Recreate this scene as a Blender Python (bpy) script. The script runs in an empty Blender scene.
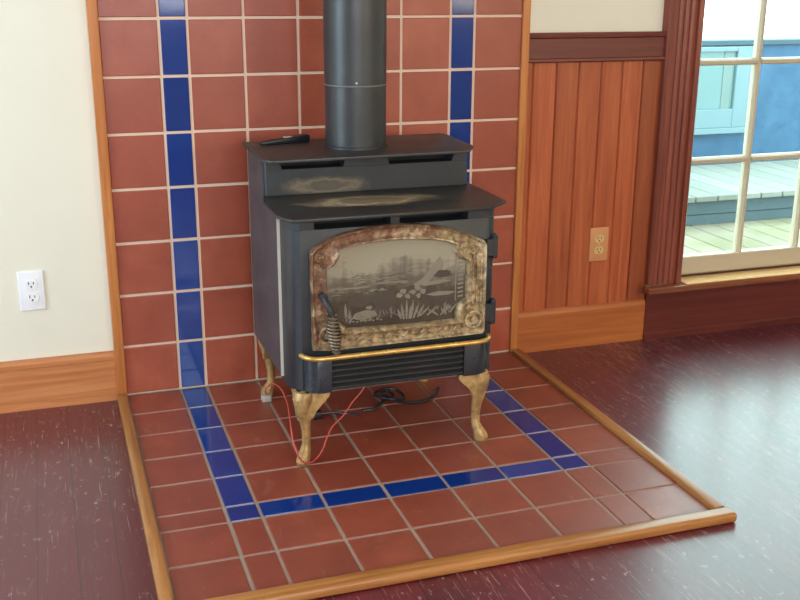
import bpy, bmesh, math, random
from mathutils import Vector, Matrix
random.seed(7)
C = bpy.context.scene.collection
P = 0.155            # tile pitch
BW = 0.0773          # blue stripe pitch
GR = 0.0078          # grout width
FZ = -0.012          # room floor level; the hearth tiles top out at z = 0
PI = math.pi

# ---------------------------------------------------------------- mesh helpers
def quad_box(bm, x0, x1, y0, y1, z0, z1, bev=0.0, seg=1):
    vs = [bm.verts.new((x, y, z)) for z in (z0, z1) for y in (y0, y1) for x in (x0, x1)]
    fs = [(0, 2, 3, 1), (4, 5, 7, 6), (0, 1, 5, 4), (2, 6, 7, 3), (0, 4, 6, 2), (1, 3, 7, 5)]
    F = [bm.faces.new([vs[i] for i in f]) for f in fs]
    if bev > 0:
        es = list({e for f in F for e in f.edges})
        bmesh.ops.bevel(bm, geom=es, offset=bev, segments=seg, profile=0.5, affect='EDGES')

def prism(bm, poly, axis, a, b, bev=0.0, seg=1):
    """extrude a 2D polygon along axis: z -> (x,y); y -> (x,z); x -> (y,z)"""
    def p3(p, t):
        if axis == 'z': return (p[0], p[1], t)
        if axis == 'y': return (p[0], t, p[1])
        return (t, p[0], p[1])
    A = [bm.verts.new(p3(p, a)) for p in poly]
    B = [bm.verts.new(p3(p, b)) for p in poly]
    n = len(poly)
    F = [bm.faces.new(A), bm.faces.new(list(reversed(B)))]
    caps = list(F[0].edges) + list(F[1].edges)
    for i in range(n):
        j = (i + 1) % n
        F.append(bm.faces.new([A[i], B[i], B[j], A[j]]))
    if bev > 0:
        bmesh.ops.bevel(bm, geom=caps, offset=bev, segments=seg, profile=0.5, affect='EDGES')

def tube(bm, pts, r, n=8, closed=False, caps=True, radii=None):
    pts = [Vector(p) for p in pts]
    m = len(pts)
    rings = []
    prev = None
    for i, p in enumerate(pts):
        if closed:
            t = (pts[(i + 1) % m] - pts[i - 1])
        else:
            t = pts[min(i + 1, m - 1)] - pts[max(i - 1, 0)]
        t.normalize()
        if prev is None:
            ref = Vector((0, 0, 1)) if abs(t.z) < 0.9 else Vector((1, 0, 0))
            u = t.cross(ref).normalized()
        else:
            u = (prev - t * prev.dot(t)).normalized()
        prev = u
        w = t.cross(u)
        rr = radii[i] if radii else r
        rings.append([bm.verts.new(p + (u * math.cos(2 * PI * k / n) + w * math.sin(2 * PI * k / n)) * rr) for k in range(n)])
    rng = range(m) if closed else range(m - 1)
    for i in rng:
        a, b = rings[i], rings[(i + 1) % m]
        for k in range(n):
            bm.faces.new([a[k], a[(k + 1) % n], b[(k + 1) % n], b[k]])
    if caps and not closed:
        bm.faces.new(list(reversed(rings[0]))); bm.faces.new(rings[-1])

def lathe(bm, prof, cx, cy, n=48, cap=True):
    """profile of (radius, z) revolved round a vertical axis"""
    rings = [[bm.verts.new((cx + r * math.cos(2 * PI * k / n), cy + r * math.sin(2 * PI * k / n), z)) for k in range(n)] for r, z in prof]
    for a, b in zip(rings, rings[1:]):
        for k in range(n):
            bm.faces.new([a[k], a[(k + 1) % n], b[(k + 1) % n], b[k]])
    if cap:
        bm.faces.new(list(reversed(rings[0]))); bm.faces.new(rings[-1])

def loft(bm, secs):
    R = [[bm.verts.new(p) for p in s] for s in secs]
    n = len(secs[0])
    for a, b in zip(R, R[1:]):
        for k in range(n):
            bm.faces.new([a[k], a[(k + 1) % n], b[(k + 1) % n], b[k]])
    bm.faces.new(list(reversed(R[0]))); bm.faces.new(R[-1])

def smoothpath(pts, sub=6):
    """Catmull-Rom through the points"""
    P_ = [Vector(p) for p in pts]
    P_ = [P_[0] * 2 - P_[1]] + P_ + [P_[-1] * 2 - P_[-2]]
    out = []
    for i in range(1, len(P_) - 2):
        a, b, c, d = P_[i - 1:i + 3]
        for k in range(sub):
            t = k / sub
            out.append(0.5 * ((2 * b) + (c - a) * t + (2 * a - 5 * b + 4 * c - d) * t * t + (3 * b - a - 3 * c + d) * t ** 3))
    out.append(P_[-2])
    return out

def arc(cx, cy, r, a0, a1, n):
    return [(cx + r * math.cos(math.radians(a0 + (a1 - a0) * i / n)), cy + r * math.sin(math.radians(a0 + (a1 - a0) * i / n))) for i in range(n + 1)]

def obj(name, bm, mat, parent=None, smooth=False, label=None):
    bmesh.ops.recalc_face_normals(bm, faces=bm.faces)
    me = bpy.data.meshes.new(name)
    if parent is not None:
        off = Vector((0, 0, 0)); q = parent
        while q is not None:
            off += Vector(q.location); q = q.parent
        bmesh.ops.translate(bm, verts=bm.verts, vec=-off)
    bm.to_mesh(me); bm.free()
    me.materials.append(mat)
    if smooth:
        for p in me.polygons: p.use_smooth = True
        try: me.set_sharp_from_angle(angle=math.radians(38))
        except Exception: pass
    o = bpy.data.objects.new(name, me); C.objects.link(o)
    if parent is not None: o.parent = parent
    if label: o['label'] = label
    return o

def struct(name, bm, mat, parent=None, smooth=False):
    o = obj(name, bm, mat, parent, smooth)
    if parent is None: o['kind'] = 'structure'
    return o

def thing(name, label, cat, loc, group=None):
    o = bpy.data.objects.new(name, None); C.objects.link(o)
    o.location = loc; o.empty_display_size = 0.05
    o['label'] = label; o['category'] = cat
    if group: o['group'] = group
    return o

def tag(o, label, cat, group=None):
    o['label'] = label; o['category'] = cat
    if group: o['group'] = group
    return o

B = bmesh.new

# ---------------------------------------------------------------- material helpers
def srgb(r, g, b):
    f = lambda c: (c / 255 / 12.92) if c / 255 <= 0.04045 else ((c / 255 + 0.055) / 1.055) ** 2.4
    return (f(r), f(g), f(b), 1.0)

class Mat:
    def __init__(s, name, color=(0.5, 0.5, 0.5, 1), rough=0.5, metal=0.0, spec=0.5):
        s.m = bpy.data.materials.new(name); s.m.use_nodes = True
        s.nt = s.m.node_tree; s.N = s.nt.nodes
        s.b = s.N['Principled BSDF']
        s.b.inputs['Base Color'].default_value = color
        s.b.inputs['Roughness'].default_value = rough
        s.b.inputs['Metallic'].default_value = metal
        s.b.inputs['Specular IOR Level'].default_value = spec
        s._geo = None
    def link(s, a, b): s.nt.links.new(a, b)
    def node(s, t, **kw):
        n = s.N.new(t)
        for k, v in kw.items(): setattr(n, k, v)
        return n
    def geo(s):
        if s._geo is None: s._geo = s.node('ShaderNodeNewGeometry')
        return s._geo
    def pos(s, sc=(1, 1, 1), off=(0, 0, 0)):
        mp = s.node('ShaderNodeMapping'); s.link(s.geo().outputs['Position'], mp.inputs['Vector'])
        mp.inputs['Scale'].default_value = sc; mp.inputs['Location'].default_value = off
        return mp.outputs['Vector']
    def noise(s, vec, scale=5, detail=4, rough=0.55, dist=0.0):
        n = s.node('ShaderNodeTexNoise'); s.link(vec, n.inputs['Vector'])
        n.inputs['Scale'].default_value = scale; n.inputs['Detail'].default_value = detail
        n.inputs['Roughness'].default_value = rough; n.inputs['Distortion'].default_value = dist
        return n.outputs['Fac']
    def ramp(s, fac, stops, interp='LINEAR'):
        r = s.node('ShaderNodeValToRGB'); s.link(fac, r.inputs['Fac'])
        cr = r.color_ramp; cr.interpolation = interp
        while len(cr.elements) < len(stops): cr.elements.new(0.5)
        for e, (p, c) in zip(cr.elements, stops):
            e.position = p; e.color = c if len(c) == 4 else (*c, 1)
        return r.outputs['Color']
    def step(s, fac, a, b): return s.ramp(fac, [(a, (0, 0, 0, 1)), (b, (1, 1, 1, 1))])
    def mix(s, fac, a, b, mode='MIX'):
        m = s.node('ShaderNodeMix', data_type='RGBA', blend_type=mode)
        for sock, v in ((m.inputs[0], fac), (m.inputs[6], a), (m.inputs[7], b)):
            if hasattr(v, 'is_output'): s.link(v, sock)
            else: sock.default_value = v
        return m.outputs[2]
    def math(s, op, a, b=None, c=None):
        m = s.node('ShaderNodeMath', operation=op)
        for i, v in enumerate((a, b, c)):
            if v is None: continue
            if hasattr(v, 'is_output'): s.link(v, m.inputs[i])
            else: m.inputs[i].default_value = v
        return m.outputs[0]
    def xyz(s):
        n = s.node('ShaderNodeSeparateXYZ'); s.link(s.geo().outputs['Position'], n.inputs[0]); return n.outputs
    def color(s, c): s.link(c, s.b.inputs['Base Color'])
    def rough(s, c): s.link(c, s.b.inputs['Roughness'])
    def bump(s, h, strength=0.3, dist=0.002):
        b = s.node('ShaderNodeBump'); b.inputs['Strength'].default_value = strength; b.inputs['Distance'].default_value = dist
        s.link(h, b.inputs['Height']); s.link(b.outputs['Normal'], s.b.inputs['Normal'])
    def island(s): return s.geo().outputs['Random Per Island']

def plain(name, c, rough=0.5, metal=0.0, spec=0.5, vary=0.12, scale=20, bump=0.0):
    m = Mat(name, c, rough, metal, spec)
    n = m.noise(m.pos(), scale, 4)
    lo = tuple(x * (1 - vary) for x in c[:3]) + (1,); hi = tuple(min(1, x * (1 + vary)) for x in c[:3]) + (1,)
    m.color(m.mix(n, lo, hi))
    if bump: m.bump(n, bump)
    return m.m

def wood(name, c1, c2, axis, rough=0.4, island=0.0, spec=0.4, knots=False):
    """grain runs along axis"""
    m = Mat(name, c1, rough, 0, spec)
    sc = {'x': (2.2, 45, 45), 'y': (45, 2.2, 45), 'z': (45, 45, 2.2)}[axis]
    off = (0, 0, 0)
    v = m.pos(sc, off)
    if island:
        add = m.node('ShaderNodeVectorMath', operation='ADD'); cmb = m.node('ShaderNodeCombineXYZ')
        k = m.math('MULTIPLY', m.island(), 37.0)
        for i in range(3): m.link(k, cmb.inputs[i])
        m.link(v, add.inputs[0]); m.link(cmb.outputs[0], add.inputs[1]); v = add.outputs[0]
    n1 = m.noise(v, 1.0, 6, 0.6, 0.6)
    n2 = m.noise(v, 3.5, 3, 0.5)
    col = m.mix(m.step(n1, 0.3, 0.7), c2, c1)
    col = m.mix(m.math('MULTIPLY', m.step(n2, 0.52, 0.7), 0.35), col, c2)
    if island:
        k = m.ramp(m.island(), [(0, (1 - island,) * 3), (1, (1 + island * 0.6,) * 3)])
        col = m.mix(1.0, col, k, 'MULTIPLY')
    m.color(col); m.bump(n1, 0.15, 0.001)
    return m.m

# ---------------------------------------------------------------- materials
def m_paint():
    m = Mat('cream_paint', srgb(229, 223, 207), 0.6, 0, 0.3)
    n = m.noise(m.pos(), 3, 3); m.color(m.mix(n, srgb(227, 221, 205), srgb(233, 228, 213)))
    m.bump(m.noise(m.pos(), 180, 2), 0.08, 0.001); return m.m
def m_terracotta():
    m = Mat('terracotta_tile', srgb(170, 84, 62), 0.36, 0, 0.5)
    k = m.ramp(m.island(), [(0, srgb(150, 70, 50)), (0.5, srgb(160, 76, 55)), (1, srgb(170, 84, 60))])
    n = m.noise(m.pos(), 9, 5, 0.6); f = m.noise(m.pos(), 60, 3)
    c = m.mix(m.step(n, 0.35, 0.75), k, srgb(140, 58, 38))
    c = m.mix(m.math('MULTIPLY', f, 0.25), c, srgb(184, 100, 78))
    m.color(c); m.rough(m.math('MULTIPLY_ADD', n, 0.25, 0.24)); m.bump(n, 0.2, 0.002); return m.m
def m_hearth():
    m = Mat('dimmed_terracotta_hearth_tile', srgb(140, 60, 42), 0.36, 0, 0.6)  # the wall terracotta, darkened for the weaker light on the hearth
    k = m.ramp(m.island(), [(0, srgb(132, 56, 38)), (0.5, srgb(143, 62, 42)), (1, srgb(154, 70, 48))])
    n = m.noise(m.pos(), 8, 5, 0.6); f = m.noise(m.pos(), 60, 3); st = m.noise(m.pos((9, 3, 3)), 3, 6, 0.7, 0.6)
    c = m.mix(m.step(n, 0.35, 0.75), k, srgb(118, 44, 28))
    c = m.mix(m.math('MULTIPLY', f, 0.2), c, srgb(170, 92, 70))
    c = m.mix(m.math('MULTIPLY', m.step(st, 0.6, 0.78), 0.42), c, srgb(196, 160, 140))
    m.color(c); m.rough(m.math('MULTIPLY_ADD', n, 0.25, 0.34)); m.bump(n, 0.2, 0.002)
    m.b.inputs['Coat Weight'].default_value = 0.6; m.b.inputs['Coat Roughness'].default_value = 0.42; m.b.inputs['Coat IOR'].default_value = 1.6
    return m.m
def m_blue():
    m = Mat('cobalt_tile', srgb(24, 62, 140), 0.09, 0, 0.5)
    k = m.ramp(m.island(), [(0, srgb(14, 42, 112)), (0.5, srgb(20, 58, 138)), (1, srgb(28, 72, 150))])
    n = m.noise(m.pos(), 14, 4); m.color(m.mix(n, k, srgb(16, 50, 124))); m.bump(n, 0.05, 0.002); return m.m
def m_floor():
    m = Mat('worn_maroon_floor', srgb(92, 36, 42), 0.3, 0, 0.35)
    X, Y, Z = m.xyz()
    w = 0.083
    u = m.math('DIVIDE', X, w); idx = m.math('FLOOR', u); fr = m.math('FRACT', u)
    d = m.math('ABSOLUTE', m.math('SUBTRACT', fr, 0.5))
    seam = m.step(d, 0.472, 0.497)
    wn = m.node('ShaderNodeTexWhiteNoise', noise_dimensions='1D'); m.link(idx, wn.inputs['W'])
    base = m.ramp(wn.outputs['Value'], [(0, srgb(88, 12, 34)), (0.5, srgb(97, 15, 38)), (1, srgb(106, 20, 44))])
    g = m.noise(m.pos((50, 2.0, 1)), 1.0, 5, 0.6)
    base = m.mix(m.math('MULTIPLY', g, 0.35), base, srgb(62, 12, 22))
    big = m.noise(m.pos((1, 1, 1), (3.1, 0.7, 0)), 1.7, 3)
    scr = m.noise(m.pos((190, 6, 1)), 1.0, 3, 0.6, 0.5)
    chip = m.noise(m.pos((1, 0.6, 1)), 62, 5, 0.65)
    wear = m.noise(m.pos((60, 14.0, 1)), 1.0, 6, 0.75, 0.3)
    mask = m.math('ADD', 0.25, m.step(big, 0.36, 0.6))
    s1 = m.math('MULTIPLY', m.step(scr, 0.64, 0.67), mask)
    s2 = m.math('MULTIPLY', m.step(chip, 0.635, 0.66), mask)
    s3 = m.math('MULTIPLY', m.step(wear, 0.56, 0.70), m.math('MULTIPLY', mask, 0.45))
    # worn walking track along the boards right of the hearth
    tr = m.math('SUBTRACT', 1.0, m.math('MULTIPLY', m.math('ABSOLUTE', m.math('SUBTRACT', X, 1.52)), 3.2))
    s4 = m.math('MULTIPLY', m.math('MAXIMUM', tr, 0.0), m.math('MULTIPLY', m.step(wear, 0.48, 0.62), 0.5))
    s = m.math('MINIMUM', m.math('ADD', m.math('ADD', s1, s2), m.math('ADD', s3, s4)), 1.0)
    col = m.mix(m.math('MULTIPLY', s, 0.5), base, srgb(190, 166, 160))
    col = m.mix(m.math('MULTIPLY', seam, 0.75), col, srgb(36, 14, 16))
    m.color(col)
    m.rough(m.math('ADD', m.math('MULTIPLY_ADD', g, 0.15, 0.50), m.math('MULTIPLY', s, 0.15)))
    h = m.math('SUBTRACT', m.math('MULTIPLY_ADD', g, 0.25, m.math('MULTIPLY', s, -0.5)), m.math('MULTIPLY', seam, 1.6))
    m.bump(h, 0.22, 0.0014)
    m.b.inputs['Coat Weight'].default_value = 1.0; m.b.inputs['Coat Roughness'].default_value = 0.27; m.b.inputs['Coat IOR'].default_value = 1.55
    return m.m
def m_stove(name, a, b, rough=0.45, pale_marks=None, spec=0.5, metal=0.0):
    m = Mat(name, a, rough, metal, spec)
    n = m.noise(m.pos(), 7, 5, 0.6); f = m.noise(m.pos(), 70, 3)
    c = m.mix(m.step(n, 0.35, 0.7), a, b)
    c = m.mix(m.math('MULTIPLY', m.step(f, 0.55, 0.75), 0.25), c, tuple(min(1, x * 1.9) for x in a[:3]) + (1,))
    if pale_marks:                                     # pale rings: dusty heat marks on the top, beige smudge on the rear box
        for cx, cy, cz, rx, ry, rz, colr, amt in pale_marks:
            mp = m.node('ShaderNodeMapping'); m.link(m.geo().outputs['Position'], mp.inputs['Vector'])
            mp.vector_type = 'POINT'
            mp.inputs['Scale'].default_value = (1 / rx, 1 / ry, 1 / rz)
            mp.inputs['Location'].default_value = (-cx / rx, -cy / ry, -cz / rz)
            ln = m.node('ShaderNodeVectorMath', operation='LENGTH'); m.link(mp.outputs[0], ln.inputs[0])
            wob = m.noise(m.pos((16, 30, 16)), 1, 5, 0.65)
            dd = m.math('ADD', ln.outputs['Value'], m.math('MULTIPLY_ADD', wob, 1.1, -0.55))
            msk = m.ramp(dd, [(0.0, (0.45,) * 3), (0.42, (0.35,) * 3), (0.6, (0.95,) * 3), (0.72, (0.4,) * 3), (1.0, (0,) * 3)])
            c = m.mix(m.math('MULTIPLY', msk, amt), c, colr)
    m.color(c); m.rough(m.math('MULTIPLY_ADD', n, 0.2, rough - 0.1)); m.bump(f, 0.1, 0.0015)
    return m.m
def m_door():
    m = Mat('tarnished_door', srgb(150, 120, 85), 0.5, 0.25, 0.5)
    X, Y, Z = m.xyz()
    n = m.noise(m.pos(), 22, 6, 0.65); n2 = m.noise(m.pos((1, 1, 1), (5, 2, 1)), 60, 5, 0.7); n3 = m.noise(m.pos((1, 1, 1), (1, 7, 3)), 13, 3)
    tan = m.mix(m.step(n2, 0.38, 0.66), srgb(112, 92, 68), srgb(200, 174, 132))
    rust = m.mix(m.step(n2, 0.4, 0.65), srgb(98, 66, 50), srgb(160, 118, 90))
    # rust crusts the upper and left part of the casting
    k = m.math('ADD', m.math('MULTIPLY', m.math('SUBTRACT', Z, 0.49), 4.5), m.math('MULTIPLY', m.math('SUBTRACT', 0.36, X), 3.0))
    k = m.math('ADD', k, m.math('MULTIPLY_ADD', n3, 3.0, -1.1))
    c = m.mix(m.step(k, 0.0, 0.5), tan, rust)
    c = m.mix(m.math('MULTIPLY', m.step(n, 0.58, 0.72), 0.65), c, srgb(66, 50, 42))
    c = m.mix(m.math('MULTIPLY', m.step(m.noise(m.pos((1, 1, 1), (9, 1, 4)), 26, 4, 0.6), 0.55, 0.68), 0.65), c, srgb(236, 216, 180))
    m.color(c); m.bump(m.math('ADD', n, n2), 0.6, 0.003); m.rough(m.math('MULTIPLY_ADD', n2, 0.3, 0.3)); return m.m
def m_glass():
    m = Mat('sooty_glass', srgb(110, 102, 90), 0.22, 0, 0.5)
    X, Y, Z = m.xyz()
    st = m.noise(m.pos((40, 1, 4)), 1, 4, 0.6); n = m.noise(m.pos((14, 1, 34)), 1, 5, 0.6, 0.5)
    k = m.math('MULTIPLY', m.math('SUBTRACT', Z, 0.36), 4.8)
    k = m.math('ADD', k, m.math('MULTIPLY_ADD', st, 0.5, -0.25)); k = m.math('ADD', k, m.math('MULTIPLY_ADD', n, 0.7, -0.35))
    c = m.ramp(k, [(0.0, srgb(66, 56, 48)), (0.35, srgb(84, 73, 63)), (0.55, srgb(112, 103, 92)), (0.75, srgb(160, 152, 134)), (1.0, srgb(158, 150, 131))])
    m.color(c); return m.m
def m_brass(name, a, b, rough=0.35, metal=0.55):
    m = Mat(name, a, rough, metal, 0.5)
    n = m.noise(m.pos(), 30, 5, 0.65); m.color(m.mix(m.step(n, 0.38, 0.66), a, b)); m.rough(m.math('MULTIPLY_ADD', n, 0.3, rough - 0.12)); return m.m
def m_pane():
    m = bpy.data.materials.new('window_glass'); m.use_nodes = True; nt = m.node_tree
    nt.nodes.remove(nt.nodes['Principled BSDF'])
    t = nt.nodes.new('ShaderNodeBsdfTransparent'); t.inputs[0].default_value = (0.93, 0.98, 0.98, 1)
    g = nt.nodes.new('ShaderNodeBsdfGlossy'); g.inputs['Roughness'].default_value = 0.02
    lw = nt.nodes.new('ShaderNodeLayerWeight'); lw.inputs['Blend'].default_value = 0.5
    pw = nt.nodes.new('ShaderNodeMath'); pw.operation = 'POWER'; pw.inputs[1].default_value = 5.0; nt.links.new(lw.outputs['Facing'], pw.inputs[0])
    f = nt.nodes.new('ShaderNodeMath'); f.operation = 'MULTIPLY_ADD'; f.inputs[1].default_value = 0.9; f.inputs[2].default_value = 0.035
    nt.links.new(pw.outputs[0], f.inputs[0])
    x = nt.nodes.new('ShaderNodeMixShader')
    nt.links.new(f.outputs[0], x.inputs[0]); nt.links.new(t.outputs[0], x.inputs[1]); nt.links.new(g.outputs[0], x.inputs[2])
    nt.links.new(x.outputs[0], nt.nodes['Material Output'].inputs[0]); return m
def m_deck(name, a, b, moss=None):
    m = Mat(name, a, 0.75, 0, 0.2)
    n = m.noise(m.pos((40, 3, 40)), 1, 5, 0.6); c = m.mix(n, a, b)
    k = m.ramp(m.island(), [(0, (0.8,) * 3), (1, (1.1,) * 3)]); c = m.mix(1.0, c, k, 'MULTIPLY')
    if moss:
        c = m.mix(m.math('MULTIPLY', m.step(m.noise(m.pos((1, 1, 1), (2, 3, 0)), 3.0, 5, 0.7), 0.40, 0.62), 0.7), c, moss)
    m.color(c); return m.m
def m_bluewall():
    m = Mat('blue_outdoor_paint', srgb(70, 125, 165), 0.6, 0, 0.3)
    n = m.noise(m.pos((1, 1, 1), (0, 0, 4)), 7, 6, 0.65, 0.6)
    m.color(m.mix(m.step(n, 0.35, 0.7), srgb(34, 72, 104), srgb(54, 92, 124))); return m.m

PAINT = m_paint(); TERRA = m_terracotta(); HEARTH = m_hearth(); BLUE = m_blue(); FLOOR = m_floor()
GROUT_W = plain('pink_grout', srgb(222, 192, 172), 0.8, vary=0.1, scale=25)
GROUT_F = plain('grey_grout', srgb(158, 136, 122), 0.8, vary=0.15, scale=18)
W_TRIM = wood('honey_fir', srgb(214, 142, 82), srgb(178, 104, 54), 'z', 0.4)
W_BASE = wood('honey_fir_baseboard', srgb(208, 138, 88), srgb(176, 104, 60), 'x', 0.38)
W_BASE2 = wood('amber_fir_baseboard', srgb(192, 112, 60), srgb(158, 82, 40), 'x', 0.35)
W_EDGE_X = wood('oak_edging_front', srgb(196, 136, 78), srgb(142, 84, 38), 'x', 0.3, spec=0.5)
W_EDGE_Y = wood('oak_edging_side', srgb(190, 134, 80), srgb(140, 86, 42), 'y', 0.3, spec=0.5)
W_BOARD = wood('red_fir_boards', srgb(190, 102, 62), srgb(150, 70, 40), 'z', 0.38, island=0.28)
W_RAIL = wood('mahogany_rail', srgb(122, 62, 52), srgb(96, 44, 38), 'x', 0.4)
W_CASING = wood('mahogany_casing', srgb(152, 80, 62), srgb(106, 50, 40), 'z', 0.35)
W_APRON = wood('mahogany_apron', srgb(110, 46, 38), srgb(84, 32, 28), 'x', 0.33)
W_STOOL = wood('mahogany_stool', srgb(150, 92, 58), srgb(110, 56, 36), 'x', 0.22, spec=0.6)
W_SILL_LIT = wood('sky_lit_honey_sill', srgb(246, 208, 156), srgb(228, 182, 124), 'x', 0.22, spec=0.6)  # honey wood paled to carry the sky reflected on the sill
SASH = plain('shaded_sash_paint', srgb(192, 177, 154), 0.45, vary=0.06, scale=12)  # white paint darkened and tanned for backlight and sill bounce
BLACK = m_stove('black_stove_paint', srgb(50, 52, 57), srgb(39, 41, 46), 0.45, pale_marks=[(0.37, -0.33, 0.662, 0.14, 0.2, 0.028, srgb(150, 130, 102), 0.6)])
TOPM = m_stove('stove_top_steel', srgb(54, 51, 50), srgb(42, 40, 41), 0.42, pale_marks=[(0.46, -0.455, 0.642, 0.19, 0.075, 0.05, srgb(206, 180, 144), 1.0)])
SHIELD = m_stove('grey_shield', srgb(72, 71, 74), srgb(62, 61, 65), 0.42)
PIPEM = m_stove('black_pipe', srgb(50, 51, 54), srgb(40, 41, 44), 0.40, spec=0.6)
SKIRT = m_stove('blue_black_enamel', srgb(50, 54, 62), srgb(42, 46, 54), 0.28, spec=0.6)
GRILLE = m_stove('dark_grille', srgb(50, 50, 52), srgb(40, 40, 42), 0.4)
HOLE = plain('slot_black', srgb(10, 11, 18), 0.7)
RINGM = plain('dull_ring', srgb(140, 140, 138), 0.4, 0.3)
EDGE = plain('bare_metal_edge', srgb(205, 200, 188), 0.4, vary=0.06)
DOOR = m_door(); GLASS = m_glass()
BRASS = m_brass('polished_brass', srgb(226, 190, 116), srgb(196, 150, 78), 0.28, 0.7)
LEGM = m_brass('tarnished_brass', srgb(198, 162, 108), srgb(142, 108, 70), 0.42, 0.35)
SPRING = m_brass('steel_spring', srgb(150, 136, 116), srgb(104, 92, 78), 0.4, 0.6)
ETCH = plain('frosted_etching', srgb(130, 121, 107), 0.6, vary=0.25, scale=60)
ETCH_D = plain('soot_dark', srgb(74, 64, 56), 0.5, vary=0.25, scale=60)  # even dark tone of the marks on the door glass
WHITE_P = plain('white_plastic', srgb(238, 238, 242), 0.3, vary=0.02)
TAN_P = plain('tan_plastic', srgb(206, 142, 96), 0.35, vary=0.04)
IVORY_P = plain('ivory_plastic', srgb(214, 178, 118), 0.35, vary=0.04)
DARK_P = plain('dark_slot', srgb(52, 48, 46), 0.6)
BLACK_P = plain('black_plastic', srgb(30, 33, 38), 0.35, vary=0.1)
GREY_P = plain('grey_plastic', srgb(176, 172, 164), 0.4)
RED_W = plain('red_wire_sheath', srgb(206, 84, 78), 0.4, vary=0.08)
PANE = m_pane()
DECK_HI = m_deck('pale_deck_boards', srgb(120, 122, 117), srgb(140, 140, 133))
DECK_LO = m_deck('mossy_deck_boards', srgb(132, 122, 106), srgb(148, 138, 122), srgb(112, 108, 78))
RISER = m_deck('grey_riser_boards', srgb(72, 88, 96), srgb(88, 102, 111))
BLUEW = m_bluewall()
WFRAME = plain('pale_blue_frame', srgb(99, 122, 131), 0.5, vary=0.05)
WGLASS = plain('pale_window_glass', srgb(80, 110, 114), 0.15, vary=0.12, scale=3)
CURT = plain('pale_curtain', srgb(105, 121, 121), 0.8)
GROUND = plain('pale_ground', srgb(206, 208, 204), 0.9)

# ---------------------------------------------------------------- room shell
XL, XR, YR, ZC = -2.3, 3.7, -4.7, 2.55
bm = B(); quad_box(bm, XL, XR, YR, 0.03, FZ - 0.05, FZ); struct('floor', bm, FLOOR)
bm = B(); quad_box(bm, XL - .12, XR + .12, YR - .12, 0.16, ZC, ZC + 0.1); struct('ceiling', bm, plain('white_ceiling', srgb(236, 232, 222), 0.8, vary=0.02))
WX0, WX1, WZ0, WZ1 = 1.70, 3.00, 0.185, 2.06           # opening of the window in the back wall
def wall_with_openings(name, axis, u0, u1, t0, t1, holes):
    """axis 'x': wall along x, thickness in y; holes (u0,u1,z0,z1) sorted along u"""
    bm = B(); z0, z1 = FZ - 0.05, ZC
    def bx(a, b, c, d):
        if axis == 'x': quad_box(bm, a, b, t0, t1, c, d)
        else: quad_box(bm, t0, t1, a, b, c, d)
    u = u0
    for h in holes:
        bx(u, h[0], z0, z1); bx(h[0], h[1], z0, h[2]); bx(h[0], h[1], h[3], z1); u = h[1]
    bx(u, u1, z0, z1)
    return struct(name, bm, PAINT)
wall_with_openings('wall_back', 'x', XL, XR, 0.02, 0.16, [(WX0, WX1, WZ0, WZ1)])
LW = (-1.75, -0.55, 0.45, 2.0)
wall_with_openings('wall_left', 'y', YR, 0.02, XL - .12, XL, [])
wall_with_openings('wall_right', 'y', YR, 0.02, XR, XR + .12, [])
RWS = [(-1.3, 1.0, 0.93, 2.1), (2.0, 3.4, 0.93, 2.1)]
wall_with_openings('wall_rear', 'x', XL, XR, YR - .12, YR, [])

# other windows of the room (out of the picture): frames on solid wall, lit by area lamps
def plain_window(name, axis, u0, u1, z0, z1, t):
    bm = B(); f = 0.045
    def bx(a, b, c, d):
        if axis == 'x': quad_box(bm, a, b, t - .02, t + .02, c, d, .004)
        else: quad_box(bm, t - .02, t + .02, a, b, c, d, .004)
    bx(u0, u0 + f, z0, z1); bx(u1 - f, u1, z0, z1); bx(u0 + f, u1 - f, z0, z0 + f); bx(u0 + f, u1 - f, z1 - f, z1)
    um = (u0 + u1) / 2; zm = (z0 + z1) / 2
    bx(um - .015, um + .015, z0 + f, z1 - f); bx(u0 + f, um - .015, zm - .015, zm + .015); bx(um + .015, u1 - f, zm - .015, zm + .015)
    return struct(name, bm, SASH)
plain_window('window_2', 'y', *LW, XL + .02)
plain_window('window_3', 'x', *RWS[0], YR + .02)
plain_window('window_4', 'x', *RWS[1], YR + .02)

# ---------------------------------------------------------------- tiled wall behind the stove
XS = [0, BW] + [BW + P * k for k in range(1, 6)] + [2 * BW + 5 * P]      # vertical grout lines x1..x8
X9 = XS[-1] + 0.1536; X0 = -0.1565
COLS = [(X0, XS[0], 'r'), (XS[0], XS[1], 'b')] + [(XS[i], XS[i + 1], 'r') for i in range(1, 6)] + [(XS[6], XS[7], 'b'), (XS[7], X9, 'r')]
ROWS = [0.0, 0.151] + [0.151 + P * k for k in range(1, 16)]
panel = thing('tile_panel', 'terracotta tiled wall panel with two blue vertical stripes rising behind the black stove', 'tile wall', (0.46, 0.02, 0))
bmr, bl, br = [B(), B(), B()], B(), B()
for ci, (a, b, k) in enumerate(COLS):
    for z0, z1 in zip(ROWS, ROWS[1:]):
        z1 = min(z1, ZC)
        t = bmr[0 if ci == 0 else (2 if ci == 8 else 1)] if k == 'r' else (bl if ci == 1 else br)
        g = GR / 2
        j = lambda: random.uniform(-.0006, .0006)
        a2 = a + (0 if ci == 0 else g); b2 = b - (0 if ci == len(COLS) - 1 else g)
        quad_box(t, a2 + j(), b2 + j(), 0.0 + j() * .6, 0.012, z0 + g + j(), z1 - g + j(), 0.0022, 2)
for t in bmr: obj('red_tile_field', t, TERRA, panel)
obj('blue_tile_stripe', bl, BLUE, panel, False, 'left blue tile stripe'); obj('blue_tile_stripe', br, BLUE, panel, False, 'right blue tile stripe')
bm = B(); quad_box(bm, X0, X9, 0.0025, 0.02, 0.0, ZC); obj('grout', bm, GROUT_W, panel)
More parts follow.
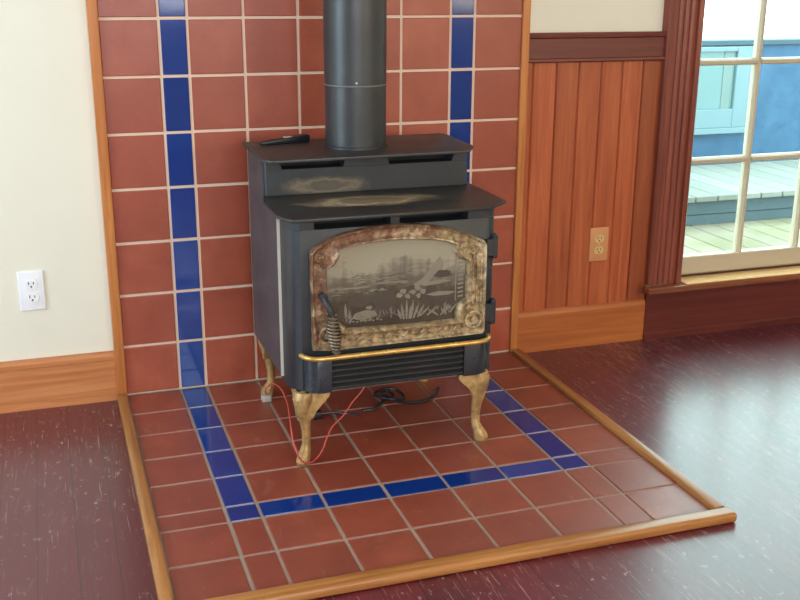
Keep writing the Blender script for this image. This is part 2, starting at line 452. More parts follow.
bm = B(); quad_box(bm, -0.1845, X0, -0.010, 0.02, -0.004, ZC, 0.003, 2); obj('edge_strip', bm, W_TRIM, panel, True, 'left honey coloured wooden edge strip')
bm = B(); quad_box(bm, X9, 1.108, -0.010, 0.02, -0.002, ZC, 0.003, 2); obj('edge_strip', bm, W_TRIM, panel, True, 'right honey coloured wooden edge strip')

# ---------------------------------------------------------------- hearth pad
YS = [-0.0005] + [-(0.153 + P * k) for k in range(5)] ; YS += [YS[-1] - 0.0735]; YS += [YS[-1] - P]; YF = -1.152; YS += [YF]
hearth = thing('hearth_pad', 'low terracotta tiled hearth pad with a blue border and wooden edging under the stove', 'hearth', (0.46, -0.58, FZ))
bmr, bmi, bb = B(), B(), B()
XE = 1.088; FC = [-0.158] + XS + [XE]
for i, (a, b) in enumerate(zip(FC, FC[1:])):
    for r, (y1, y0) in enumerate(zip(YS, YS[1:])):
        blue = (i in (1, 7) and r <= 4) or (r == 5 and 1 <= i <= 7)
        g = GR / 2; j = lambda: random.uniform(-.0007, .0007)
        quad_box(bb if blue else (bmi if 2 <= i <= 6 and r <= 4 else bmr), a + g + j(), b - g + j(), y0 + g + j(), y1 - g + j(), -0.010, 0.0 + j() * .4, 0.0022, 2)
obj('red_tile_field', bmr, HEARTH, hearth); obj('red_tile_field', bmi, HEARTH, hearth)
obj('blue_tile_border', bb, BLUE, hearth)
bm = B(); quad_box(bm, -0.158, XE, YF, -0.001, FZ, -0.0025); obj('grout', bm, GROUT_F, hearth)
bm = B(); quad_box(bm, -0.187, -0.159, YF, -0.0115, FZ, 0.012, 0.003, 2); obj('edging_strip', bm, W_EDGE_Y, hearth, True, 'left wooden edging strip')
bm = B(); quad_box(bm, 1.086, 1.113, YF, -0.0115, FZ, 0.012, 0.003, 2); obj('edging_strip', bm, W_EDGE_Y, hearth, True, 'right wooden edging strip')
bm = B(); quad_box(bm, -0.197, 1.121, -1.194, YF, FZ, 0.013, 0.009, 4); obj('edging_strip', bm, W_EDGE_X, hearth, True, 'front wooden edging strip with a rounded end')

# ---------------------------------------------------------------- skirting, wainscot, chair rail, casing
def profile_run(bm, prof, x0, x1): prism(bm, prof, 'x', x0, x1)
BBP = [(0.02, FZ), (0.0, FZ), (0.0, 0.116), (-0.004, 0.118), (-0.004, 0.130), (0.0, 0.136), (0.02, 0.138)]
bm = B(); profile_run(bm, BBP, XL, -0.1845); struct('baseboard_left', bm, W_BASE)
BBP2 = [(0.02, FZ), (-0.002, FZ), (-0.002, 0.116), (0.001, 0.128), (0.006, 0.134), (0.02, 0.134)]
bm = B(); profile_run(bm, BBP2, 1.108, 1.592); struct('baseboard_back', bm, W_BASE2)
# beadboard planks
bm = B(); edges = [1.108, 1.133, 1.214, 1.293, 1.372, 1.449, 1.523, 1.598]
for a, b in zip(edges, edges[1:]):
    prism(bm, [(a, 0.02), (a, 0.013), (a + .004, 0.008), (b - .0045, 0.008), (b - .0008, 0.012), (b - .0008, 0.02)], 'z', 0.130, 0.95)
struct('trim_1', bm, W_BOARD)
bm = B(); profile_run(bm, [(0.02, .940), (-0.004, .940), (-0.009, .944), (-0.008, .951), (0.0, .953), (0.0, 1.012), (-0.010, 1.016), (-0.012, 1.026), (-0.006, 1.030), (0.02, 1.030)], 1.108, 1.592)
struct('trim_2', bm, W_RAIL)
def casing(x0, x1, z0, z1, flip=False):
    w = x1 - x0
    P_ = [(0, .02), (0, -.012)]
    P_ += [(.008, -.018), (.022, -.018), (.026, -.012)]
    for k in range(3):                       # three reeds
        c = .046 + k * .022
        P_ += [(c + .010 * math.cos(a), -.012 - .006 * math.sin(a)) for a in [PI - i * PI / 6 for i in range(7)]]
    P_ += [(.104, -.012), (.107, -.022), (w - .006, -.024), (w, -.018), (w, .045)]
    pts = [(x0 + p[0], p[1]) for p in P_] if not flip else [(x1 - p[0], p[1]) for p in P_]
    bm = B(); prism(bm, pts, 'z', z0, z1); return bm
struct('trim_3', casing(1.588, 1.716, .188, 2.05), W_CASING)
struct('trim_4', casing(2.984, 3.112, .188, 2.05, True), W_CASING)
bm = B(); quad_box(bm, 1.57, 3.13, -.026, .04, 2.05, 2.17, .004); struct('trim_5', bm, W_CASING)
# apron board below the window, on to the right
bm = B(); profile_run(bm, [(0.02, FZ), (-0.012, FZ), (-0.012, .008), (-0.006, .014), (-0.006, .166), (0.02, .166)], 1.592, XR); struct('baseboard_right', bm, W_APRON)

# ---------------------------------------------------------------- window in the back wall
bm = B()
sx0, sx1, sz0, sz1 = 1.7, 3.0, .2, 2.06
gx0, gx1 = 1.744, 2.956; gz0 = .263
yf, yb = .030, .066
def sb(a, b, c, d, y0=yf, y1=yb, bev=.003): quad_box(bm, a, b, y0, y1, c, d, bev, 1)
sb(sx0, gx0, sz0, sz1); sb(gx1, sx1, sz0, sz1); sb(gx0, gx1, sz0, gz0); sb(gx0, gx1, 2.02, sz1)
win = struct('window_1', bm, SASH)
hz = [.596, .926, 1.257, 1.587]; vx = [1.986, 2.228, 2.470, 2.713]
for x in vx:
    bm = B(); prism(bm, [(x - .011, yb - .004), (x - .011, .044), (x - .005, .034), (x + .005, .034), (x + .011, .044), (x + .011, yb - .004)], 'z', gz0, 2.02)
    obj('muntin', bm, SASH, win)
xs_ = [gx0] + vx + [gx1]
for z in hz:
    bm = B()
    for a, b in zip(xs_, xs_[1:]):
        prism(bm, [(yb - .004, z - .011), (.044, z - .011), (.034, z - .005), (.034, z + .005), (.044, z + .011), (yb - .004, z + .011)], 'x', a + (.008 if a != gx0 else 0), b - (.008 if b != gx1 else 0))
    obj('muntin', bm, SASH, win)
bm = B(); quad_box(bm, gx0 - .01, gx1 + .01, .054, .057, gz0 - .01, 2.03); obj('pane', bm, PANE, win)
bm = B()
prism(bm, [(1.570, -.020), (1.570, -.046), (1.576, -.052), (3.126, -.052), (3.13, -.046), (3.13, -.020), (3.00, -.020), (3.00, .075), (1.70, .075), (1.70, -.020)], 'z', .166, .1875, .003, 2)
obj('sill', bm, W_STOOL, win)
bm = B(); quad_box(bm, 1.718, 2.982, -.050, .03, .1876, .1925, .002); obj('lit_sill_top', bm, W_SILL_LIT, win)  # thin board added for the bright sill, its light put in the colour
bm = B(); quad_box(bm, 1.70, 3.00, .066, .18, .15, .205); obj('outer_sill', bm, SASH, win)

# ---------------------------------------------------------------- electrical outlets
def outlet(cx, cz, y, label, mp, mr):
    t = thing('wall_outlet', label, 'outlet', (cx, y, cz))
    bm = B(); quad_box(bm, cx - .035, cx + .035, y - .006, y, cz - .058, cz + .058, .003, 3); obj('cover_plate', bm, mp, t, True)
    for s in (-1, 1):
        zc = cz + s * .0195
        pts = [(cx + .0172 * math.cos(a), zc + max(-.0125, min(.0125, .0172 * math.sin(a)))) for a in [2 * PI * k / 28 for k in range(28)]]
        bm = B(); prism(bm, pts, 'y', y - .0078, y - .004); r = obj('receptacle', bm, mr, t, True)
        bm = B()
        quad_box(bm, cx - .0078, cx - .0054, y - .0082, y - .0066, zc - .001, zc + .0075)
        quad_box(bm, cx + .0054, cx + .0078, y - .0082, y - .0066, zc, zc + .0068)
        prism(bm, [(cx + .0026 * math.cos(a), zc - .0068 + .0026 * math.sin(a)) for a in [2 * PI * k / 12 for k in range(12)]], 'y', y - .0082, y - .0066)
        obj('slot', bm, DARK_P, r)
    bm = B(); prism(bm, [(cx + .003 * math.cos(a), cz + .003 * math.sin(a)) for a in [2 * PI * k / 12 for k in range(12)]], 'y', y - .0075, y - .005); obj('screw', bm, mr, t)
outlet(-0.394, 0.341, 0.02, 'white double outlet on the plain cream wall left of the tiles', WHITE_P, WHITE_P)
outlet(1.398, 0.343, 0.008, 'tan double outlet on the reddish wooden wainscot', TAN_P, IVORY_P)

# ---------------------------------------------------------------- wood stove
stove = thing('wood_stove', 'black step-top wood stove with arched tarnished glass door and brass legs on the hearth', 'stove', (0.48, -0.37, 0))
bm = B()
XB0, XB1, YFB, YBB = .210, .757, -.600, -.145
FLC = [(XB0, -.515), (.213, -.545), (.219, -.572), (.227, -.590), (.238, YFB)]
def body_plan(yb=YBB):
    return [(XB0, yb)] + FLC + arc(XB1 - .034, YFB + .034, .034, 270, 360, 6) + [(XB1, yb)]
zs, zt = .609, .634
prism(bm, body_plan(), 'z', .192, zs, .0015)
# the strip between the two slots under the top plate
prism(bm, [(XB0, -.5)] + FLC + [(.274, YFB), (.284, -.5)], 'z', zs, zt)
prism(bm, [(.468, YFB), (.491, YFB), (.491, -.5), (.468, -.5)], 'z', zs, zt)
prism(bm, [(.674, YFB)] + arc(XB1 - .034, YFB + .034, .034, 270, 360, 6) + [(XB1, -.5), (.668, -.5)], 'z', zs, zt)
quad_box(bm, XB0, XB1, -.50, YBB, zs, zt)
obj('firebox', bm, BLACK, stove, True)
bm = B()
for a, b in ((.278, .466), (.493, .672)): quad_box(bm, a, b, -.54, -.505, zs + .0005, zt - .0005)
obj('convection_slot', bm, HOLE, stove, label='pair of black slots below the lower top')
# rear step
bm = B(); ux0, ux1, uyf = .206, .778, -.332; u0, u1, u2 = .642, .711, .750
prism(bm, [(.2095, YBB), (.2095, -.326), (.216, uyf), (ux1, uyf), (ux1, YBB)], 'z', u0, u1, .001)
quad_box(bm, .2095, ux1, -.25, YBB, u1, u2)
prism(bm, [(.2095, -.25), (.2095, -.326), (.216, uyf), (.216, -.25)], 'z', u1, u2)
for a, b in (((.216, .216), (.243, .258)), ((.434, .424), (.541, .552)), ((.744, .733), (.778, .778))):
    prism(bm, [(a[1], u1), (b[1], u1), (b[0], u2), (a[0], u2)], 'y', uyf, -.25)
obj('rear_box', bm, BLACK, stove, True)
bm = B()
for a, b in ((.235, .44), (.53, .75)): quad_box(bm, a, b, -.285, -.255, u1 + .0005, u2 - .0005)
obj('convection_slot', bm, HOLE, stove, label='pair of black slots below the upper top')
bm = B()
prism(bm, [(.2095, -.30), (.2095, -.385), (.192, -.395), (.191, -.562), (.212, -.618), (.222, -.624), (.722, -.624), (.795, -.560), (.795, -.30)], 'z', .634, .642, .0015, 2)
obj('lower_top', bm, TOPM, stove, True)
bm = B()
prism(bm, [(.190, -.135), (.187, -.43), (.200, -.456), (.212, -.462), (.738, -.445), (.778, -.375), (.786, -.145), (.775, -.13)], 'z', .749, .757, .0015, 2)
obj('upper_top', bm, TOPM, stove, True)
# side heat shields standing off the firebox, with a bare front edge
for s in (0, 1):
    x0, x1 = ((.203, .209), (.758, .764))[s]
    yf_ = (-.508, -.50)[s]
    bm = B(); prism(bm, ([(-.15, .203), (yf_, .208), (yf_, .634), (-.328, .634), (-.328, .749), (-.15, .749)] if s == 0 else [(-.15, .203), (yf_, .208), (yf_, .634), (-.15, .634)]), 'x', x0, x1, .001)
    sh = obj('side_shield', bm, SHIELD, stove, True)
    bm = B(); quad_box(bm, x0 - .001, x1 + .0005, yf_ - .002, yf_ - .0002, .208, .633); obj('bare_edge', bm, EDGE, sh)

# skirt with grille and brass rail
bm = B(); sx0_, sx1_, syf = .240, .734, -.632; r_ = .040
plan = [(sx0_, -.57)] + arc(sx0_ + r_, syf + r_, r_, 180, 270, 8) + [(.305, syf), (.305, syf + .016), (.660, syf + .016), (.660, syf)] + arc(sx1_ - r_, syf + r_, r_, 270, 360, 8) + [(sx1_, -.57)]
prism(bm, plan, 'z', .197, .284, .0015)
skirt = obj('ash_skirt', bm, SKIRT, stove, True)
bm = B()
zz = .200; n = 5; hgt = (.277 - .200) / n
prof = [(syf + .018, .200)]
for k in range(n):
    z = .200 + k * hgt
    prof += [(syf + .013, z + .001), (syf + .002, z + hgt * .35), (syf + .002, z + hgt * .6), (syf + .013, z + hgt * .98)]
prof += [(syf + .018, .277)]
prism(bm, prof, 'x', .307, .658); obj('louvre_grille', bm, GRILLE, stove)
bm = B(); tube(bm, [(.69, syf + .001, .243), (.69, syf - .003, .243)], .0035, 12); obj('bolt', bm, SKIRT, skirt, True)
bm = B()
rr = .046
path = [(sx0_ - .004, -.575)] + [(p[0], p[1]) for p in arc(sx0_ - .004 + rr, syf - .004 + rr, rr, 180, 270, 8)] + [(p[0], p[1]) for p in arc(sx1_ + .006 - rr, syf - .004 + rr, rr, 270, 360, 8)] + [(sx1_ + .006, -.575)]
tube(bm, [(p[0], p[1], .290) for p in path], .0068, 12); obj('brass_rail', bm, BRASS, stove, True, 'polished brass rail')

# legs
def leg(cx, cy, dx, dy):
    bm = B(); d = Vector((dx, dy, 0)).normalized()
    prof = [(.197, -.004, .026, .026), (.180, .004, .027, .026), (.160, .006, .022, .021), (.135, .003, .017, .016), (.105, -.003, .0128, .0125), (.075, -.006, .0108, .0108), (.050, -.005, .0108, .0108), (.036, .000, .0135, .0135), (.022, .009, .0175, .016), (.010, .013, .019, .017), (.0006, .012, .017, .015)]
    secs = []; n = 16; e = d.cross(Vector((0, 0, 1)))
    for z, o, ra, rb in prof:
        c = Vector((cx, cy, z)) + d * o
        s = []
        for k in range(n):
            a = 2 * PI * k / n; ca, sa = math.cos(a), math.sin(a)
            sg = lambda v: math.copysign(abs(v) ** .8, v)
            s.append(c + d * (ra * sg(ca)) + e * (rb * sg(sa)))
        secs.append(s)
    loft(bm, list(reversed(secs)))
    # scroll wings that brace the leg along the two sides of the stove
    w = [(0, .197), (.062, .197), (.064, .188), (.059, .178), (.048, .172), (.037, .163), (.028, .148), (.020, .128), (0, .118)]
    prism(bm, [(cx - dx * p[0], p[1]) for p in w], 'y', cy + dy * .020, cy + dy * .004, .003, 2)
    prism(bm, [(cy - dy * p[0], p[1]) for p in w], 'x', cx + dx * .020, cx + dx * .004, .003, 2)
    # ridge down the outer edge, ending in the toe
    tube(bm, [Vector((cx, cy, z)) + d * (o + ra * .93) for z, o, ra, rb in prof[1:-1]], .0035, 8)
    obj('leg', bm, LEGM, stove, True)
leg(.240, -.600, -1, -1); leg(.714, -.600, 1, -1); leg(.245, -.140, -1, 1); leg(.714, -.165, 1, 1)

# door: arched casting with a shaped opening
outer = [(.262, .308)] + [(.259, .556), (.266, .566)]
apex = [(.309, .589), (.345, .599), (.385, .606), (.435, .611), (.492, .612), (.545, .608), (.60, .598), (.65, .582), (.690, .566), (.712, .556), (.720, .546)]
outer += apex + [(.720, .312), (.714, .306), (.30, .303)]
inner = [(.350, .356)] + [(.333, .372), (.318, .392), (.304, .420), (.299, .445), (.299, .508)]
inner += [(.302, .514)] + [(.300 + .032 * math.cos(a), .549 + .034 * math.sin(a)) for a in [math.radians(v) for v in (-75, -55, -35, -15, 0, 14)]]
inner += [(.345, .563), (.40, .570), (.46, .573), (.52, .572), (.575, .566), (.613, .558), (.622, .553)]
inner += [(.668 + .036 * math.cos(a), .543 + .036 * math.sin(a)) for a in [math.radians(v) for v in (170, 190, 210, 230, 250, 262)]]
inner += [(.666, .503), (.666, .412)]
inner += [(.677 + .040 * math.cos(a), .366 + .040 * math.sin(a)) for a in [math.radians(v) for v in (105, 130, 155, 180, 200)]]
inner += [(.628, .352), (.50, .351)]
cx, cz = .490, .455
def raycast(poly, a):
    d = (math.cos(a), math.sin(a)); best = None
    for i in range(len(poly)):
        x0, z0 = poly[i][0] - cx, poly[i][1] - cz; x1, z1 = poly[(i + 1) % len(poly)][0] - cx, poly[(i + 1) % len(poly)][1] - cz
        ex, ez = x1 - x0, z1 - z0; den = d[0] * ez - d[1] * ex
        if abs(den) < 1e-12: continue
        t = (x0 * ez - z0 * ex) / den; s = (x0 * d[1] - z0 * d[0]) / den
        if t > 0 and -1e-9 <= s <= 1 + 1e-9 and (best is None or t < best): best = t
    return (cx + d[0] * best, cz + d[1] * best)
angs = sorted({round(math.atan2(p[1] - cz, p[0] - cx), 5) for p in outer + inner} | {round(-PI + 2 * PI * k / 160 + .003, 5) for k in range(160)})
prof = [(0, -.602), (0, -.616), (.015, -.622), (.06, -.626), (.12, -.624), (.18, -.619), (.30, -.618), (.62, -.618), (.72, -.621), (.80, -.626), (.88, -.6265), (.95, -.622), (1, -.616), (1, -.602)]
bm = B(); rings = []
for t, y in prof:
    ring = []
    for a in angs:
        o = raycast(outer, a); i = raycast(inner, a)
        ring.append(bm.verts.new((o[0] + (i[0] - o[0]) * t, y, o[1] + (i[1] - o[1]) * t)))
    rings.append(ring)
n = len(angs)
for a, b in zip(rings, rings[1:] + rings[:1]):
    for k in range(n):
        bm.faces.new([a[k], a[(k + 1) % n], b[(k + 1) % n], b[k]])
# raised ring bosses at the corners and leafy lumps along the rails
for (rx, rz, ra) in ((.687, .348, .021), (.298, .345, .020)):
    tube(bm, [(rx + ra * math.cos(2 * PI * k / 24), -.622, rz + ra * math.sin(2 * PI * k / 24)) for k in range(24)], .0045, 8, True)
    tube(bm, [(rx, -.616, rz), (rx, -.6245, rz)], .009, 14)
for (rx, rz) in ((.690, .525), (.288, .535)):
    for k in range(7):
        a = 2 * PI * k / 7
        tube(bm, [(rx + .004 * math.cos(a), -.620, rz + .004 * math.sin(a)), (rx + .015 * math.cos(a + .5), -.6225, rz + .018 * math.sin(a + .5))], .0038, 6)
for xx in (.684, .695, .706):                # reeds on the right stile
    tube(bm, [(xx, -.618, .385), (xx, -.618, .505)], .0038, 8)
for k in range(13):                          # beads and leaves along the bottom rail
    x = .36 + k * .0225
    tube(bm, [(x, -.618, .322 + .006 * (k % 2)), (x + .012, -.620, .334 - .006 * (k % 2))], .0042, 6)
door = obj('door', bm, DOOR, stove, True, 'rusty tarnished cast door frame with an arched top')
# handle side: glass, etched marsh scene
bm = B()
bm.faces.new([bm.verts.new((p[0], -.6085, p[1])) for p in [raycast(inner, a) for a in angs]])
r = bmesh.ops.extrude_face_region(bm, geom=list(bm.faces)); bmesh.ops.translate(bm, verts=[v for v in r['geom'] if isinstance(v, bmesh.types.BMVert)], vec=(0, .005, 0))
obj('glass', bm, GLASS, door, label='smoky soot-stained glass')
G = lambda g: (.299 + g[0] * .367, .357 + g[1] * .213)
def etched(name, polys, mat, y):
    bm = B()
    for i, pl in enumerate(polys):
        prism(bm, [G(p) for p in pl], 'y', -.6085 - y - i * .00002, -.6083)
    return obj(name, bm, mat, door)
def blade(x, z, x2, z2, w=.012):
    mx, mz = (x + x2) / 2, (z + z2) / 2
    dx, dz = x2 - x, z2 - z; L = math.hypot(dx, dz) or 1; nx, nz = -dz / L * w, dx / L * w
    return [(x - nx * .6, z - nz * .6), (x + nx * .6, z + nz * .6), (mx + nx, mz + nz), (x2, z2), (mx - nx, mz - nz)]
def blob(x, z, rx, rz, n=14, wob=.15):
    return [(x + rx * (1 + random.uniform(-wob, wob)) * math.cos(2 * PI * k / n), z + rz * (1 + random.uniform(-wob, wob)) * math.sin(2 * PI * k / n)) for k in range(n)]
dark = [blob(.23, .31, .09, .075), blob(.41, .31, .10, .10), blob(.41, .16, .09, .08), blob(.60, .16, .10, .10), blob(.87, .20, .09, .06), blob(.13, .17, .05, .12), blob(.83, .55, .07, .05), blob(.75, .36, .05, .05), blob(.60, .40, .05, .04)]
etched('soot_marks', dark, ETCH_D, .0004)
lite = [[(.81, .77), (.835, .70), (.79, .58), (.73, .47), (.64, .41), (.62, .45), (.69, .53), (.745, .64)],
        [(.63, .45), (.72, .47), (.84, .48), (.90, .46), (.80, .43), (.70, .42)],
        [(.18, .10), (.20, .16), (.27, .19), (.34, .17), (.36, .11), (.30, .08), (.22, .075)], blob(.30, .215, .022, .022),
        blob(.82, .31, .10, .025), blob(.20, .47, .12, .012), blob(.45, .50, .14, .012), blob(.32, .56, .07, .010), blob(.91, .60, .05, .02)]
for k in range(10): lite.append([(.945, .24 + k * .052), (.945, .262 + k * .052), (.985, .268 + k * .052), (.985, .246 + k * .052)])
lite.append([(.925, .2), (.925, .8), (.933, .8), (.933, .2)])
for x, z, x2, z2 in ((.55, .03, .53, .24), (.57, .03, .57, .28), (.60, .03, .62, .27), (.62, .03, .66, .22), (.65, .04, .70, .20), (.53, .04, .50, .18), (.67, .05, .74, .17), (.59, .03, .60, .20), (.72, .05, .80, .16), (.80, .04, .74, .12), (.82, .04, .90, .16), (.86, .04, .84, .13), (.88, .06, .95, .18)):
    lite.append(blade(x, z, x2, z2, .010))
for x, z in ((.515, .33), (.545, .38), (.575, .31), (.61, .36), (.645, .40), (.655, .31), (.69, .36)):
    lite.append(blob(x, z, .022, .028, 9, .4))
for k in range(9): lite.append(blob(.16 + .028 * k, .055 + .008 * (k % 2), .010, .010, 8, .3))
for z0, z1 in ((.12, .30),): lite.append(blade(.135, z0, .13, z1, .010)); lite.append(blade(.17, .06, .155, .22, .010))
rs = random.Random(4)
for k in range(60):
    x = rs.uniform(.12, .93); z = rs.uniform(.05, .13); lite.append(blade(x, z, x + rs.uniform(-.03, .03), z + rs.uniform(.03, .09), .004))
for k in range(36):
    x = rs.uniform(.05, .6); z = rs.uniform(.40, .62); lite.append(blob(x, z, rs.uniform(.012, .05), rs.uniform(.004, .010), 8, .4))
etched('etched_scene', lite, ETCH, .0006)
# spring handle
hx, hy = .302, -.650
bm = B()
tube(bm, smoothpath([(.287, -.624, .447), (.291, -.640, .435), (.297, -.650, .420), (hx, hy, .404)], 5), .0075, 10)
tube(bm, [(.287, -.600, .447), (.287, -.632, .447)], .011, 14)
hd = obj('handle', bm, BLACK, door, True, 'dark door handle with a coiled spring grip')
bm = B()
hp = []; radii_core = []
turns, m = 11, 11 * 14
for i in range(m + 1):
    t = i / m; z = .406 - t * .098
    rr = .0105 + .0052 * math.sin(PI * min(1, t * 1.15)) - .003 * max(0, t - .8) * 5
    cxh = hx + .010 * t
    hp.append((cxh + rr * math.cos(2 * PI * turns * t), hy + rr * math.sin(2 * PI * turns * t), z))
tube(bm, hp, .0030, 6)
tube(bm, [(hx, hy, .408), (hx + .004, hy, .36), (hx + .010, hy, .304)], .006, 10, radii=[.006, .009, .0055])
obj('spring_grip', bm, SPRING, hd, True, 'coiled steel spring grip')
# hinges
for z0, z1 in ((.502, .563), (.325, .390)):
    bm = B(); tube(bm, [(.748, -.601, z0), (.748, -.601, z0 + .003), (.748, -.601, z1 - .003), (.748, -.601, z1)], .009, 16, radii=[.0065, .009, .009, .0065])
    quad_box(bm, .722, .744, -.612, -.601, z0 + .008, z1 - .008, .002)
    tube(bm, [(.748, -.601, z1 - .001), (.748, -.601, z1 + .004)], .0045, 10)
    obj('hinge', bm, BLACK, stove, True)

# ---------------------------------------------------------------- stove pipe
pcx, pcy, pr = .472, -.285, .0818
pipe = thing('stove_pipe', 'round black flue pipe rising from the stove top to above the picture', 'stove pipe', (pcx, pcy, .757))
bm = B(); lathe(bm, [(pr + .004, .757), (pr + .004, .763), (pr, .764), (pr - .0005, .9185)], pcx, pcy, 64); obj('lower_section', bm, PIPEM, pipe, True)
bm = B(); lathe(bm, [(pr - .0005, .9188), (pr + .0012, .9200), (pr + .0016, .9225), (pr - .0002, .9230)], pcx, pcy, 64); obj('joint_band', bm, RINGM, pipe, True, 'thin pale joint ring')
bm = B(); lathe(bm, [(pr + .0008, .9232), (pr + .0008, ZC)], pcx, pcy, 64); obj('upper_section', bm, PIPEM, pipe, True)
bm = B()
sa = math.radians(-104); sv = Vector((math.cos(sa), math.sin(sa), 0)); tube(bm, [Vector((pcx, pcy, .930)) + sv * (pr - .001), Vector((pcx, pcy, .930)) + sv * (pr + .003)], .0028, 10); obj('screw', bm, EDGE, pipe, True)

# ---------------------------------------------------------------- small black gadget on the upper top
bm = B()
t = thing('small_gadget', 'small black oblong gadget on the stove upper top left of the pipe', 'gadget', (.30, -.19, .757))
bm2 = B(); quad_box(bm2, -.070, .072, -.017, .017, 0, .020, .004, 2)
for v in bm2.verts:
    if v.co.z > .01: v.co.z -= (.072 - v.co.x) * .075
    if v.co.x < 0: v.co.y *= .75
M_ = Matrix.Translation((.297, -.188, .7572)) @ Matrix.Rotation(math.radians(14), 4, 'Z')
bmesh.ops.transform(bm2, matrix=M_, verts=bm2.verts); obj('case', bm2, BLACK_P, t, True)
bm2 = B(); quad_box(bm2, .000, .024, -.006, .008, .0140, .0172, .001); bmesh.ops.transform(bm2, matrix=M_, verts=bm2.verts); obj('highlight_chip', bm2, GREY_P, t, False, 'pale grey chip as a painted highlight')  # pale chip put in as the small white highlight on the case
bm.free()

# ---------------------------------------------------------------- wires below the stove
def cable(name, pts, r, mat, label, cat, sub=6):
    bm = B(); tube(bm, smoothpath(pts, sub), r, 8)
    return tag(obj(name, bm, mat, None, True), label, cat)
cable('red_wire', [(.226, -.172, .018), (.222, -.19, .045), (.228, -.26, .088), (.231, -.36, .112), (.226, -.46, .112), (.212, -.55, .110), (.202, -.610, .105), (.198, -.645, .088), (.203, -.662, .062), (.216, -.655, .034), (.240, -.632, .012), (.267, -.602, .007), (.288, -.587, .022), (.303, -.573, .045), (.325, -.55, .066), (.360, -.53, .084), (.392, -.512, .113), (.424, -.502, .142), (.440, -.498, .192)], .0022, RED_W, 'thin red wire looping round the front left brass leg of the stove', 'wire')
bm = B(); quad_box(bm, .212, .240, -.186, -.160, .0005, .020, .004, 2)
c = tag(obj('wire_connector', bm, GREY_P, None, True), 'small grey wire connector on the hearth by the rear left leg', 'connector')
cable('black_cable', [(.47, -.34, .005), (.51, -.335, .006), (.55, -.30, .012), (.59, -.26, .008), (.565, -.23, .014), (.53, -.26, .016), (.56, -.31, .02), (.61, -.30, .012), (.60, -.24, .018), (.55, -.25, .022), (.58, -.32, .014), (.64, -.33, .005), (.70, -.30, .005), (.74, -.24, .005)], .0045, BLACK_P, 'tangled black cable lying on the hearth under the stove', 'cable')
t = thing('cable_plug', 'small black plug on the hearth behind the front left brass leg', 'plug', (.335, -.335, 0))
bm = B(); quad_box(bm, .322, .352, -.350, -.322, 0, .022, .005, 2); obj('plug_body', bm, BLACK_P, t, True)
bm = B(); tube(bm, smoothpath([(.350, -.336, .011), (.385, -.34, .012), (.42, -.345, .006), (.455, -.36, .005)], 6), .0035, 8); obj('cord', bm, BLACK_P, t, True)

# ---------------------------------------------------------------- outdoors
bm = B(); quad_box(bm, -14, 30, .5, 40, -.75, -.70); g = tag(obj('ground', bm, GROUND), 'bright pale ground far beyond the deck', 'ground'); g['kind'] = 'structure'
t = thing('wooden_deck', 'weathered wooden deck outside the window with one grey step', 'deck', (3.0, 1.0, -.1))
bm = B(); x = 0.6
while x < 7.0:
    quad_box(bm, x, x + .132, .2, 1.80, -.135, -.10, .003); x += .14
obj('lower_boards', bm, DECK_LO, t, False, 'mossy lower deck boards')
bm = B(); x = 0.6
while x < 7.0:
    quad_box(bm, x, x + .132, 1.745, 2.62, .035, .066, .003); x += .14
obj('upper_boards', bm, DECK_HI, t, False, 'pale upper deck boards')
bm = B(); quad_box(bm, .6, 7.0, 1.775, 1.80, -.040, .034, .002); quad_box(bm, .6, 7.0, 1.782, 1.81, -.10, -.043, .002); obj('step_riser', bm, RISER, t, False, 'blue-grey step riser boards')
b_ = thing('blue_wall', 'low blue outdoor wall with a pale framed window beyond the deck', 'outdoor wall', (4.2, 2.7, .066))
bm = B(); quad_box(bm, 1.2, 7.0, 2.60, 2.72, .066, .80); obj('wall', bm, BLUEW, b_)
bm = B(); quad_box(bm, 1.15, 7.05, 2.58, 2.74, .80, .832, .004); obj('roof_edge', bm, plain('grey_blue_cap', srgb(40, 67, 81), .6), b_)
bm = B()
wx0, wx1, wz0, wz1 = 3.16, 3.875, .30, .795
quad_box(bm, wx0, wx0 + .11, 2.572, 2.60, wz0, wz1, .003); quad_box(bm, wx1 - .115, wx1, 2.572, 2.60, wz0, wz1, .003)
quad_box(bm, wx0 + .11, wx1 - .115, 2.572, 2.60, wz0, wz0 + .115, .003); quad_box(bm, wx0 + .11, wx1 - .115, 2.572, 2.60, wz1 - .03, wz1, .003)
quad_box(bm, wx0 - .02, wx1 + .015, 2.555, 2.60, wz0 - .035, wz0, .003)
wf = obj('window_frame', bm, WFRAME, b_)
bm = B(); quad_box(bm, wx0 + .11, wx1 - .115, 2.590, 2.60, wz0 + .115, wz1 - .03); obj('pane', bm, WGLASS, wf)
bm = B(); quad_box(bm, wx1 - .20, wx1 - .14, 2.586, 2.592, wz0 + .115, wz1 - .03); obj('curtain', bm, CURT, wf)

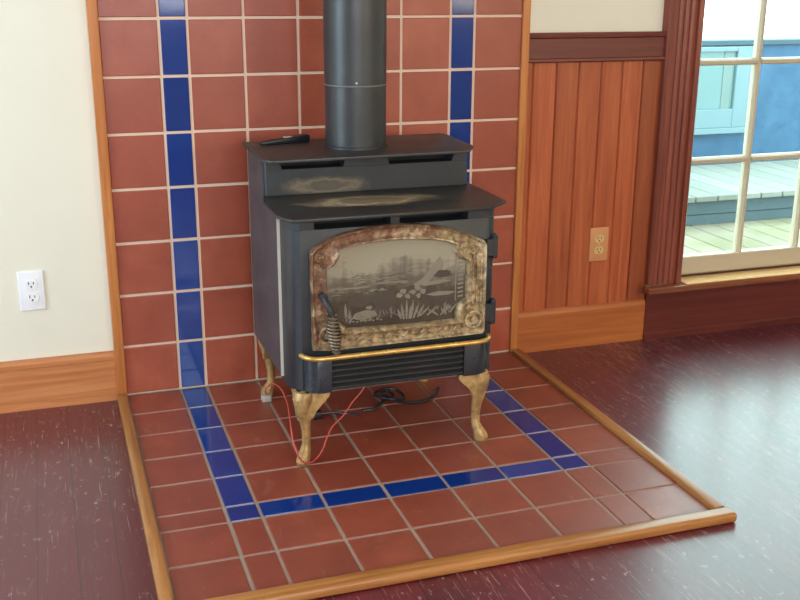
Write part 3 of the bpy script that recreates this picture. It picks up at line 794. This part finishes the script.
# ---------------------------------------------------------------- light
w = bpy.data.worlds.new('World'); bpy.context.scene.world = w; w.use_nodes = True
bg = w.node_tree.nodes['Background']; bg.inputs[0].default_value = (0.76, 1.0, 0.99, 1); bg.inputs[1].default_value = 7.2
def area(name, loc, rot, sx, sy, power, col):
    l = bpy.data.lights.new(name, 'AREA'); l.shape = 'RECTANGLE'; l.size = sx; l.size_y = sy; l.energy = power; l.color = col
    o = bpy.data.objects.new(name, l); C.objects.link(o); o.location = loc; o.rotation_euler = rot; return o
area('left_window_daylight', (XL + .012, (LW[0] + LW[1]) / 2, (LW[2] + LW[3]) / 2), (0, -PI / 2, 0), LW[3] - LW[2], LW[1] - LW[0], 66, (0.62, 0.84, 1.0))
for i, R_ in enumerate(RWS):
    area('rear_window_light', ((R_[0] + R_[1]) / 2, YR + .012, (R_[2] + R_[3]) / 2), (PI / 2, 0, 0), R_[1] - R_[0], R_[3] - R_[2], (82, 50)[i], ((0.93, 0.97, 1.0), (1.0, 0.88, 0.64))[i])  # lamps before solid wall stand for the rear windows; right one warmed

# ---------------------------------------------------------------- camera (solved from the tile grid)
cam = bpy.data.cameras.new('camera'); co = bpy.data.objects.new('camera', cam); C.objects.link(co)
cam.sensor_width = 36; cam.lens = 1041.953 / 800 * 36; cam.clip_start = .05
p_, y_, r_ = math.radians(17.235), math.radians(18.7856), math.radians(.3214)
fwd = Vector((math.sin(y_) * math.cos(p_), math.cos(y_) * math.cos(p_), -math.sin(p_)))
rt = Vector((math.cos(y_), -math.sin(y_), 0)); up = rt.cross(fwd)
r2 = rt * math.cos(r_) + up * math.sin(r_); u2 = -rt * math.sin(r_) + up * math.cos(r_)
m3 = Matrix((r2, u2, -fwd)).transposed()
co.matrix_world = Matrix.Translation((-.3163, -2.9802, 1.1922)) @ m3.to_4x4()
sc = bpy.context.scene; sc.camera = co
sc.view_settings.view_transform = 'Standard'; sc.view_settings.look = 'None'; sc.view_settings.gamma = 1; sc.view_settings.use_curve_mapping = False
sc.view_settings.exposure = 0.0
